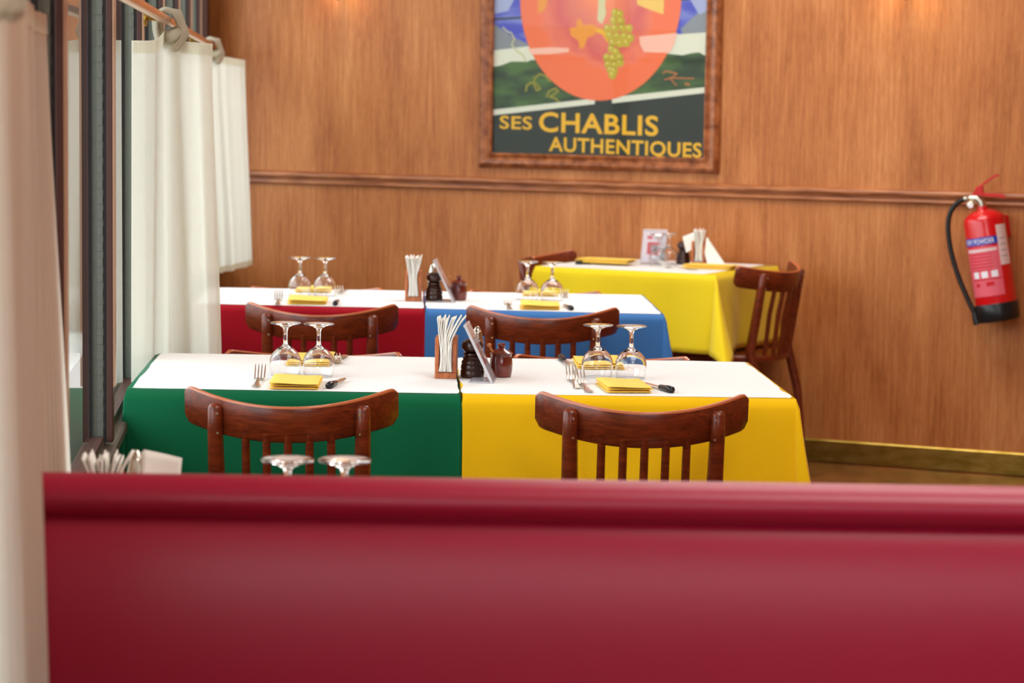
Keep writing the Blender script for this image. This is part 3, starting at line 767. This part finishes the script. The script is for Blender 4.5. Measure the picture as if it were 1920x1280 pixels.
# ---------------------------------------------------------------- table ware
Zt = .752
def glass_mb():
    # standing on its rim: rim at z=0, foot on top
    out = [(.0320, 0), (.0345, .010), (.0363, .024), (.0352, .038), (.0300, .050), (.0200, .0600), (.0090, .0670), (.0052, .0720), (.0046, .080), (.0046, .100), (.0062, .108), (.0170, .1145), (.0340, .1178), (.0352, .1193)]
    inn = [(.0338, .1202), (.0150, .1200), (.0001, .1198)]
    up_ = [(.0001, .0640), (.0085, .0640), (.0190, .0578), (.0286, .0485), (.0340, .0375), (.0352, .024), (.0335, .010), (.0309, 0)]
    m = MB(); m.lathe([*out, *inn], 28)
    m2 = MB(); m2.lathe(out+inn+up_, 28, close=False)
    return out, inn, up_
o_, i_, u_ = glass_mb()
def make_glass(label, loc, group):
    m = MB(); prof = o_+i_; seg = 32
    # outer shell from rim to the middle of the foot, inner shell from rim up to the bowl's middle
    vs = []; fs = []
    def ringz(r, z):
        base = len(vs)
        for k in range(seg): a = 2*PI*k/seg; vs.append((r*math.cos(a), r*math.sin(a), z))
        return base
    rs = [ringz(*p) for p in prof[:-1]]; vs.append((0, 0, prof[-1][1])); tip = len(vs)-1
    for a, b_ in zip(rs, rs[1:]):
        for k in range(seg): k2 = (k+1) % seg; fs.append((a+k, a+k2, b_+k2, b_+k))
    for k in range(seg): fs.append((rs[-1]+k, rs[-1]+(k+1) % seg, tip))
    up_r = [ringz(*p) for p in u_[1:][::-1]]; vs.append((0, 0, .0640)); tip2 = len(vs)-1
    for k in range(seg): k2 = (k+1) % seg; fs.append((rs[0]+k2, rs[0]+k, up_r[0]+k, up_r[0]+k2))
    for a, b_ in zip(up_r, up_r[1:]):
        for k in range(seg): k2 = (k+1) % seg; fs.append((a+k2, a+k, b_+k, b_+k2))
    for k in range(seg): fs.append((up_r[-1]+(k+1) % seg, up_r[-1]+k, tip2))
    m.add(vs, fs); o = m.build('wine_glass', glass, None, loc, smooth=60)
    return tag(o, label, 'glass', group)
g0 = make_glass('upturned clear wine glass, left of the pair on the green-clothed table', (-.512, 5.395, Zt), 'upturned wine glasses')
def glass_at(label, x, y, z=Zt, s=1.0):
    o = g0.copy(); COL.objects.link(o); o.location = (x, y, z); o['label'] = label; o['group'] = 'upturned wine glasses'; o.scale = (s, s, s); return o
glass_at('upturned clear wine glass, right of the pair on the green-clothed table', -.436, 5.385)
glass_at('upturned clear wine glass, left of the pair on the front yellow table', .196, 5.455)
glass_at('upturned clear wine glass, right of the pair on the front yellow table', .272, 5.440)
glass_at('upturned clear wine glass, left of the pair on the dark red table', -.668, 7.50)
glass_at('upturned clear wine glass, right of the pair on the dark red table', -.588, 7.49)
glass_at('upturned clear wine glass, left of the pair on the blue table', .045, 7.47)
glass_at('upturned clear wine glass, right of the pair on the blue table', .122, 7.45)
glass_at('blurred foot of an upturned glass showing above the red bench, the left one', -.312, 3.33, Zt, 1.08)
glass_at('blurred foot of an upturned glass showing above the red bench, the right one', -.2325, 3.335, Zt, 1.08)
glass_at('upturned glass in front of the little menu card on the lemon table', .548, 9.03)
glass_at('upturned glass between menu card and brown grinder on the lemon table', .590, 9.10)

def napkin(label, x, y, rz, w=.108, d=.165, lay=3, th=.0056, z=Zt, group='folded yellow napkins', pitch=0):
    m = MB()
    for k in range(lay):
        z0 = k*(th+.0002); s = .004*k
        n = 8; prof = []
        # a rounded fold at the front, soft wave on top
        def Pf(u, v, top):
            return 0
        x0, x1 = -w/2+.002*(k % 2), w/2-.003*((k+1) % 2)
        nx, ny = 14, 10
        yf = -d/2+.002*math.sin(k*2.2)+.004*(1 if k == lay-1 else 0)*-1
        vs = []; 
        for j in range(ny+1):
            for i in range(nx+1):
                u, v = i/nx, j/ny
                edge = min(1, min(v*ny/.8, 1)); 
                wob = .0018*math.sin(u*5+k)+(.0030*math.sin(u*PI*1.3+.4)-.002 if k == lay-1 else 0)
                X = x0+(x1-x0)*u; Y = yf+d*v
                tck = th*(.25 if j in (0, ny) or i in (0, nx) else 1)
                vs.append((X, Y, z0+th/2+tck/2+wob*k/lay))
        for j in range(ny+1):
            for i in range(nx+1):
                u, v = i/nx, j/ny; wob = .0012*math.sin(u*5+k-1)
                X = x0+(x1-x0)*u; Y = yf+d*v
                tck = th*(.25 if j in (0, ny) or i in (0, nx) else 1)
                vs.append((X, Y, z0+th/2-tck/2+(wob*(k)/lay if k else 0)))
        W_ = nx+1; off = W_*(ny+1); fs = []
        for j in range(ny):
            for i in range(nx):
                a = j*W_+i; fs.append((a, a+1, a+W_+1, a+W_)); fs.append((off+a, off+a+W_, off+a+W_+1, off+a+1))
        for i in range(nx): fs.append((i, off+i, off+i+1, i+1)); a = ny*W_+i; fs.append((a, a+1, off+a+1, off+a))
        for j in range(ny): a = j*W_; fs.append((a, a+W_, off+a+W_, off+a)); a = j*W_+nx; fs.append((a, off+a, off+a+W_, a+W_))
        m.add(vs, fs)
    o = m.build('folded_napkin', napkin_yellow, None, (x, y, z), smooth=55); o.rotation_euler = (0, 0, rz)
    return tag(o, label, 'napkin', group)
napkin('folded yellow cloth napkin at the near place of the green-clothed table', -.470, 5.215, .03)
napkin('folded yellow cloth napkin at the far place of the green-clothed table, behind the glasses', -.478, 5.665, PI+.02)
napkin('folded yellow cloth napkin at the near place of the front yellow table', .247, 5.240, .13, .10)
napkin('folded yellow cloth napkin at the far place of the front yellow table, behind the glasses', .205, 5.680, PI+.05, .112)
napkin('folded yellow cloth napkin at the near place of the dark red table', -.620, 7.255, .05, .118)
napkin('folded yellow cloth napkin at the far place of the dark red table, behind the glasses', -.635, 7.65, PI, .118, .13)
napkin('folded yellow cloth napkin at the near place of the blue table', .083, 7.20, .0, .118)
napkin('folded yellow cloth napkin at the far place of the blue table, behind the glasses', .090, 7.64, PI, .118, .12)
napkin('folded yellow napkin at the left place of the lemon table', .352, 9.06, math.radians(-22)+PI/2, .115, .21, z=Zt+.008)
napkin('folded yellow napkin at the right place of the lemon table', .735, 8.925, math.radians(-22)+PI/2, .115, .19, z=Zt+.001)

def make_fork(label, x, y, rz, group='forks laid tines up'):
    m = MB()
    # handle: flat ribbon along +y, from the end (y=0) to the shoulder, then four rising tines
    cl = [(0, .0085, .004), (.012, .010, .0035), (.04, .0070, .003), (.08, .0042, .006), (.11, .0036, .009), (.128, .006, .006), (.140, .0115, .003), (.150, .0125, .0035)]
    vs = []
    for (yy, w, z) in cl:
        for (sx, dz) in ((-1, 0), (-.6, .0013), (.6, .0013), (1, 0), (.6, -.0007), (-.6, -.0007)): vs.append((sx*w, yy, z+dz))
    fs = []
    for i in range(len(cl)-1):
        for k in range(6): k2 = (k+1) % 6; fs.append((i*6+k, i*6+k2, (i+1)*6+k2, (i+1)*6+k))
    fs += [tuple(range(5, -1, -1)), tuple(range((len(cl)-1)*6, len(cl)*6))]
    m.add(vs, fs)
    for k in range(4):
        tx = -.0105+.007*k
        m.tube([(tx, .149, .0035), (tx, .162, .009), (tx*1.02, .176, .0165), (tx*1.04, .190, .026), (tx*1.05, .196, .031)], [.0019, .0018, .0016, .0013, .0006], 6)
    o = m.build('fork', steel, None, (x, y, Zt), smooth=50); o.rotation_euler = (0, 0, rz); return tag(o, label, 'fork', group)
f0 = make_fork('steel fork at the near place of the green-clothed table', -.553, 5.150, .05)
def fork_at(label, x, y, rz):
    o = f0.copy(); COL.objects.link(o); o.location = (x, y, Zt); o.rotation_euler = (0, 0, rz); o['label'] = label; return o
fork_at('steel fork at the far place of the green-clothed table, right of the glasses', -.405, 5.79, PI-.05)
fork_at('steel fork, the right one of two at the near place of the front yellow table', .170, 5.150, .10)
fork_at('steel fork, the left one of two beside the napkin on the front yellow table', .146, 5.215, .06)
fork_at('steel fork at the near place of the dark red table', -.702, 7.14, .08)
fork_at('steel fork at the far place of the dark red table, right of the glasses', -.542, 7.73, PI-.03)
fork_at('steel fork at the near place of the blue table', -.008, 7.11, .04)
fork_at('steel fork at the far place of the blue table, right of the glasses', .168, 7.70, PI-.03)
fork_at('steel fork beside the right napkin on the lemon table', .675, 8.80, math.radians(42))

def make_knife(label, x, y, rz, z=Zt):
    t = thing('table_knife', label, 'knife', (x, y, z), rz, 'black-handled knives')
    m = MB(); m.tube([(0, 0, .007), (0, .004, .007), (0, .022, .007), (0, .04, .0065), (0, .065, .006)], [.004, .0080, .0085, .0070, .0060], 10); m.build('handle', black_plastic, t, smooth=60)
    m = MB(); vs = []
    cl = [(.063, .006), (.075, .0075), (.11, .0085), (.145, .0070), (.158, .0015)]
    for yy, w in cl: vs += [(-w, yy, .0062), (0, yy, .0072), (w, yy, .0060), (0, yy, .0050)]
    fs = [(i*4+k, i*4+(k+1) % 4, (i+1)*4+(k+1) % 4, (i+1)*4+k) for i in range(4) for k in range(4)]+[(3, 2, 1, 0), (16, 17, 18, 19)]
    m.add(vs, fs); m.build('blade', steel, t)
    return t
k0 = make_knife('black-handled knife at the near place of the green-clothed table', -.396, 5.155, -.16)
dup(k0, (.350, 5.170, Zt), .36, 'black-handled knife at the near place of the front yellow table', 'black-handled knives')
dup(k0, (.118, 5.80, Zt), PI+.12, 'knife at the far place of the front yellow table, beside the brown pot', 'black-handled knives')
dup(k0, (-.531, 7.150, Zt), 0.02, 'black-handled knife at the near place of the dark red table', 'black-handled knives')
dup(k0, (.176, 7.110, Zt), .12, 'black-handled knife at the near place of the blue table', 'black-handled knives')
dup(k0, (.235, 9.03, Zt), math.radians(-62), 'dark-handled knife under the left napkin on the lemon table', 'black-handled knives')

def make_holder(label, x, y, rz):
    t = thing('napkin_holder', label, 'napkin holder', (x, y, Zt), rz, 'wooden napkin holders')
    m = MB(); m.box(-.0245, .0245, -.034, .034, 0, .014, bev=.001); m.build('base', holder_wood, t)
    for s in (-1, 1): m = MB(); m.box(s*.020-.0045, s*.020+.0045, -.034, .034, .0142, .093, bev=.001); m.build('side_plate', holder_wood, t)
    return t
h0 = make_holder('small wooden napkin holder between the green and yellow front tables', -.148, 5.405, -.02)
dup(h0, (-.306, 7.375, Zt), 0, 'small wooden napkin holder where the red and blue tables meet', 'wooden napkin holders')
dup(h0, (-.588, 3.45, Zt), .1, 'napkin holder hidden behind the red bench, its white napkins sticking up', 'wooden napkin holders')
dup(h0, (.705, 9.085, Zt), math.radians(-22+8), 'small wooden napkin holder on the lemon table by the wall', 'wooden napkin holders')
def sheets(x, y, rz, n, label, group, fan=.022, lean=0, top=.137, dep=.058, wild=0):
    for k in range(n):
        u = (k/(n-1)*2-1)
        def Ps(a, v, u=u, k=k):
            zz = .016+(top-.016+.004*math.sin(k*2.7))*v
            pinch = .0145*u*(1-.25*math.sin(PI*min(1, v*1.35)))
            xx = pinch+fan*u*max(0, v-.45)**1.5*2.4+lean*max(0, v-.55)**1.6*(1+u)*2+.0010*math.sin(v*9+k*1.9)
            if wild: xx += wild*max(0, v-.5)*math.sin(k*1.7)
            yy = -.036+dep*a-.002*math.sin(k*1.3)
            return (xx+.0008*math.sin(a*7+k), yy, zz)
        m = MB(); m.grid(Ps, 4, 14)
        o = m.build('paper_napkin', paper, None, (x, y, Zt), smooth=True, solid=.0025); o.rotation_euler = (0, 0, rz)
        tag(o, label, 'paper napkin', group)
sheets(-.148, 5.405, -.02, 13, 'white paper napkin fanned out in the wooden holder on the front tables', 'paper napkins in the front holder', fan=.006, lean=.020)
sheets(-.306, 7.375, 0, 11, 'white paper napkin standing in the wooden holder where the red and blue tables meet', 'paper napkins in the second row holder', fan=.010)
sheets(-.588, 3.45, .1, 13, 'white paper napkin tip blurred above the bench top at the far left', 'paper napkins above the bench', fan=.018, wild=.012, top=.114)
sheets(.705, 9.085, math.radians(-8), 7, 'white paper napkin standing in the wooden holder on the lemon table', 'paper napkins on the lemon table', fan=.006, dep=.05)
# folded napkin triangles drooping at both sides of the lemon table's holder
for (pts, lab) in ((((.64, 9.09, .86), (.69, 9.08, .88), (.71, 9.08, .83), (.655, 9.085, .80)), 'white paper napkin spilling left from the holder on the lemon table'),
                   (((.728, 9.05, .862), (.80, 9.02, Zt+.004), (.735, 9.045, Zt+.004), (.722, 9.05, .80)), 'white paper napkin drooping right from the holder on the lemon table')):
    m = MB(); m.poly(pts); m.poly([(p[0]+.004, p[1]+.012, p[2]) for p in pts][::-1])
    tag(m.build('paper_napkin', paper, None, (0, 0, 0), solid=.001), lab, 'paper napkin')

def make_grinder(label, x, y, s=1):
    t = thing('pepper_grinder', label, 'pepper grinder', (x, y, Zt), 0, 'dark wooden pepper grinders')
    m = MB(); m.lathe([(.025, 0), (.0268, .002), (.0268, .016), (.0250, .018), (.0264, .021), (.0256, .029), (.0238, .031), (.0250, .034), (.0238, .0385), (.0212, .0405), (.0224, .043), (.0205, .0465), (.0182, .049), (.0212, .052), (.0205, .055), (.015, .058)], 28); m.build('body', grinder_wood, t, smooth=45)
    m = MB(); m.lathe([(.015, .058), (.021, .061), (.0245, .068), (.0245, .075), (.0215, .082), (.014, .0868), (.006, .088), (.001, .0882)], 28); m.build('crown', grinder_wood, t, smooth=60)
    return t
p0 = make_grinder('dark turned wooden pepper grinder between napkin holder and menu stand on the front tables', -.089, 5.410)
dup(p0, (-.243, 7.385, Zt), 0, 'dark wooden pepper grinder where the red and blue tables meet', 'dark wooden pepper grinders')
dup(p0, (.648, 9.13, Zt), 0, 'dark brown pepper grinder on the lemon table by the wall', 'dark wooden pepper grinders')

def make_shaker(label, x, y):
    t = thing('salt_shaker', label, 'salt shaker', (x, y, Zt), 0, 'silver-topped salt shakers')
    m = MB(); m.lathe([(.017, 0), (.019, .003), (.018, .03), (.013, .066), (.0125, .070)], 20); m.build('body', glass, t, smooth=50)
    m = MB(); prof = [(.0125, .070)]
    for k in range(6): prof += [(.0150-.0011*k, .072+k*.0055), (.0138-.0012*k, .0745+k*.0055)]
    prof += [(.004, .108), (.0005, .1095)]
    m.lathe(prof, 20); m.build('ribbed_top', silver, t, smooth=40); return t
s0 = make_shaker('silver-topped shaker peeking out behind the front pepper grinder', -.080, 5.49)
dup(s0, (-.250, 7.46, Zt), 0, 'silver-topped shaker peeking out behind the second row pepper grinder', 'silver-topped salt shakers')
dup(s0, (-.556, 3.53, Zt), 0, 'blurred shaker tip just above the bench between white napkins and card', 'silver-topped salt shakers')

def make_pot(label, x, y, rz=0):
    t = thing('mustard_pot', label, 'pot', (x, y, Zt), rz, 'glazed brown mustard pots')
    m = MB(); m.lathe([(.020, 0), (.0235, .002), (.0260, .016), (.0264, .030), (.0245, .044), (.0235, .050), (.0250, .0525), (.0228, .0528), (.0215, .048)], 28); m.build('body', stoneware, t, smooth=50)
    m = MB(); m.lathe([(.0255, .053), (.0258, .0548), (.019, .059), (.010, .0630), (.0065, .066), (.0085, .069), (.0095, .073), (.008, .0762), (.003, .0772), (.0005, .0773)], 28); m.build('lid', stoneware, t, smooth=50)
    m = MB(); m.tube([(-.012, 0, .045), (-.022, -.002, .060), (-.026, -.003, .068)], .0028, 8)
    m.lathe([(.0002, 0), (.004, .0015), (.0055, .0055), (.004, .0095), (.0002, .011)], 12, M=Matrix.Translation((-.0275, -.003, .066))); m.build('spoon_handle', stick_wood, t, smooth=50)
    return t
m0 = make_pot('glossy brown lidded mustard pot with a little wooden spoon on the front yellow table', -.024, 5.430)
dup(m0, (-.167, 7.41, Zt), 0, 'glossy brown lidded mustard pot on the blue table', 'glazed brown mustard pots')

def make_menu(label, x, y, rz, tilt=.0):
    """Clear acrylic stand: foot, slanting pocket leaning backwards, printed card inside. Faces local -y."""
    t = thing('menu_stand', label, 'menu stand', (x, y, Zt), rz, 'acrylic menu stands')
    L_ = .143; an = math.radians(26)
    M = Matrix.Rotation(-an, 4, 'X')
    m = MB(); m.box(-.0455, .0455, -.0030, -.0012, .003, L_-.004, M=M); m.build('sheet', clear_sheet, t)
    m = MB(); m.box(-.0455, .0455, .0012, .0030, .003, L_-.004, M=M); m.build('sheet', clear_sheet, t)
    m = MB()
    m.box(-.047, .047, -.0035, .0038, L_-.004, L_+.001, M=M, bev=.0006)
    m.box(-.047, -.0455, -.0030, .0030, .003, L_, M=M); m.box(.0455, .047, -.0030, .0030, .003, L_, M=M); m.build('pocket', acrylic, t)
    m = MB(); m.box(-.047, .047, -.004, .052, .0, .003, bev=.0008); m.build('foot', acrylic, t)
    m = MB(); m.box(-.045, .045, -.0005, .0005, .006, L_-.006, M=M, mi=0)
    def q(x0, x1, z0, z1, yy, mi): m.box(x0, x1, yy-.00005, yy+.00005, z0, z1, mi, M)
    for yy in (-.0006, .0006):
        q(-.026, .024, .042, .092, yy, 1); q(-.012, .016, .055, .080, yy*1.15, 2); q(-.028, -.008, .104, .118, yy, 1); q(.0, .030, .104, .108, yy, 2); q(.0, .030, .112, .116, yy, 2)
    m.build('printed_card', [card_white, card_red, card_grey], t)
    return t
# local -y (front) turned towards +x: the pocket is seen edge-on and leans to the left
a0 = make_menu('clear acrylic menu stand seen edge-on and leaning left on the front tables', -.040, 5.345, PI/2-.06)
dup(a0, (-.178, 7.36, Zt), PI/2-.05, 'clear acrylic menu stand seen edge-on where the red and blue tables meet', 'acrylic menu stands')
dup(a0, (.528, 9.085, Zt), math.radians(-12), 'upright menu card with a red square facing the camera on the lemon table', 'acrylic menu stands')
m = MB(); m.grid(lambda u, v: ((u-.5)*.056+.012*v, .004*math.sin(u*3)+.020*v, .118*v-.014*u*v), 10, 10)
for k in range(2): m.grid(lambda u, v, k=k: ((u-.5)*.054+.010*v, .006+.005*k+.004*math.sin(u*3+k)+.026*v, .112*v-.012*u*v), 10, 10)
o = m.build('paper_napkin', paper, None, (-.516, 3.46, Zt), smooth=True, solid=.002); o.rotation_euler = (0, 0, .25)
tag(o, 'blurred white folded paper napkin rising alone above the bench top, right of the fan', 'paper napkin')

# ---------------------------------------------------------------- fire extinguisher on the wall
t = thing('fire_extinguisher', 'red dry powder fire extinguisher hanging tilted on the panelled wall at the right', 'fire extinguisher')
LEAN = math.radians(-10.5)
t.matrix_world = WM @ Matrix.Translation((.336, -.092, .585)) @ Matrix.Rotation(LEAN, 4, 'Y')
R_ = .0765
m = MB(); m.lathe([(R_-.001, .05), (R_, .06), (R_, .372), (R_-.004, .385), (R_-.018, .398), (.042, .408), (.020, .414), (.019, .426), (.001, .426)], 40); m.build('cylinder', ext_red, t, smooth=40)
m = MB(); m.lathe([(R_-.006, 0), (R_+.001, .004), (R_+.003, .010), (R_+.003, .064), (R_+.0005, .068), (R_-.004, .068)], 40); m.build('base_boot', black_plastic, t, smooth=40)
def curved(name, mt, a0_, a1_, z0, z1, rr):
    mb = MB(); mb.grid(lambda u, v: (rr*math.sin(math.radians(a0_+(a1_-a0_)*u)), -rr*math.cos(math.radians(a0_+(a1_-a0_)*u)), z0+(z1-z0)*v), 16, 1); return mb
def clab(name, mt, pieces, parent, base=None):
    for a_, c_, z0, z1, rr in pieces:
        o = curved(name, mt, a_, c_, z0, z1, rr).build(name, mt, parent, smooth=True)
    return o
ls = clab('label_sheet', label_pink, [(-62, 40, .098, .278, R_+.0005)], t)
clab('print_line', ext_red, [(-55, 20, .255-.012*k-.004, .255-.012*k, R_+.0008) for k in range(6)]+[(-52, 40, .158, .162, R_+.0009)], ls)
clab('print_block', ext_red, [(-8, 14, .135, .150, R_+.0009), (-40, -28, .135, .146, R_+.0009)], ls)
clab('pictogram', label_text, [(-44, -26, .166, .190, R_+.0012), (-18, 0, .166, .190, R_+.0012), (10, 28, .166, .190, R_+.0012)], ls)
clab('title_line', label_white, [(-56, 34, .262, .272, R_+.0012)], ls)
bl = clab('name_band', label_blue, [(-66, 40, .286, .314, R_+.0006)], t)
ss = clab('side_sticker', label_white, [(40, 78, .205, .352, R_+.0007)], t)
clab('sticker_mark', mud_grey, [(46, 70, .30-.022*k, .304-.022*k, R_+.001) for k in range(4)], ss)
vs, fs, w = text_mb('DRY POWDER', 1, .01)
m = MB(); wid = 88; a00 = -57
out = []
for vx, vy in vs:
    a = math.radians(a00+wid*vx/w); rr = R_+.0010; out.append((rr*math.sin(a), -rr*math.cos(a), .291+.0185*vy/.72))
m.add(out, fs); m.build('lettering', label_text, bl)
m = MB(); m.tube([(0, 0, .42), (-.002, -.002, .445), (-.016, -.004, .458), (-.040, -.006, .462)], [.017, .016, .013, .011], 14)
m.lathe([(.0002, 0), (.011, .001), (.013, .008), (.011, .014), (.0002, .016)], 14, M=Matrix.Translation((-.052, -.006, .455))); m.build('valve_head', nickel, t, smooth=50)
m = MB(); m.lathe([(0, 0), (.013, 0), (.014, .003), (.014, .012), (.012, .014), (0, .014)], 18, M=Matrix.Translation((-.036, -.012, .436)) @ Matrix.Rotation(PI/2, 4, 'X')); g = m.build('pressure_gauge', nickel, t, smooth=50)
m = MB(); m.lathe([(0, 0), (.010, 0), (.010, .001), (0, .001)], 14, M=Matrix.Translation((-.036, -.0262, .436)) @ Matrix.Rotation(PI/2, 4, 'X')); m.build('dial', label_text, g)
def lever(pts, w, h):
    mb = MB(); vs = []
    for (x, z) in pts: vs += [(x, -w, z-h), (x, w, z-h), (x, w, z+h), (x, -w, z+h)]
    n = len(pts); fs = [(i*4+k, i*4+(k+1) % 4, (i+1)*4+(k+1) % 4, (i+1)*4+k) for i in range(n-1) for k in range(4)]+[(3, 2, 1, 0), tuple(range(4*n-4, 4*n))]
    mb.add(vs, fs); return mb
lever([(-.028, .470), (.0, .472), (.03, .463), (.075, .455), (.088, .447)], .009, .006).build('carry_handle', lever_red, t)
lever([(-.026, .474), (.0, .496), (.03, .512), (.068, .530), (.078, .528)], .008, .004).build('squeeze_lever', lever_red, t)
m = MB(); m.box(-.012, .014, -.010, .010, .466, .500, bev=.002); m.build('lever_bracket', lever_red, t)
hp = catmull([(-.050, -.006, .462), (-.085, -.008, .452), (-.118, -.010, .418), (-.134, -.012, .36), (-.134, -.014, .27), (-.120, -.018, .18), (-.096, -.024, .09), (-.080, -.028, .045)], 8)
m = MB(); m.tube(hp, .0095, 12); m.build('hose', hose_rubber, t, smooth=True)
m = MB(); m.tube([hp[-1], (-.078, -.029, .02), (-.074, -.03, -.002)], [.0105, .013, .014], 12); m.build('nozzle', black_plastic, t, smooth=60)
m = MB(); m.box(-.02, .075, .075, .090, .30, .38, bev=.004); m.build('wall_bracket', ext_red, t)
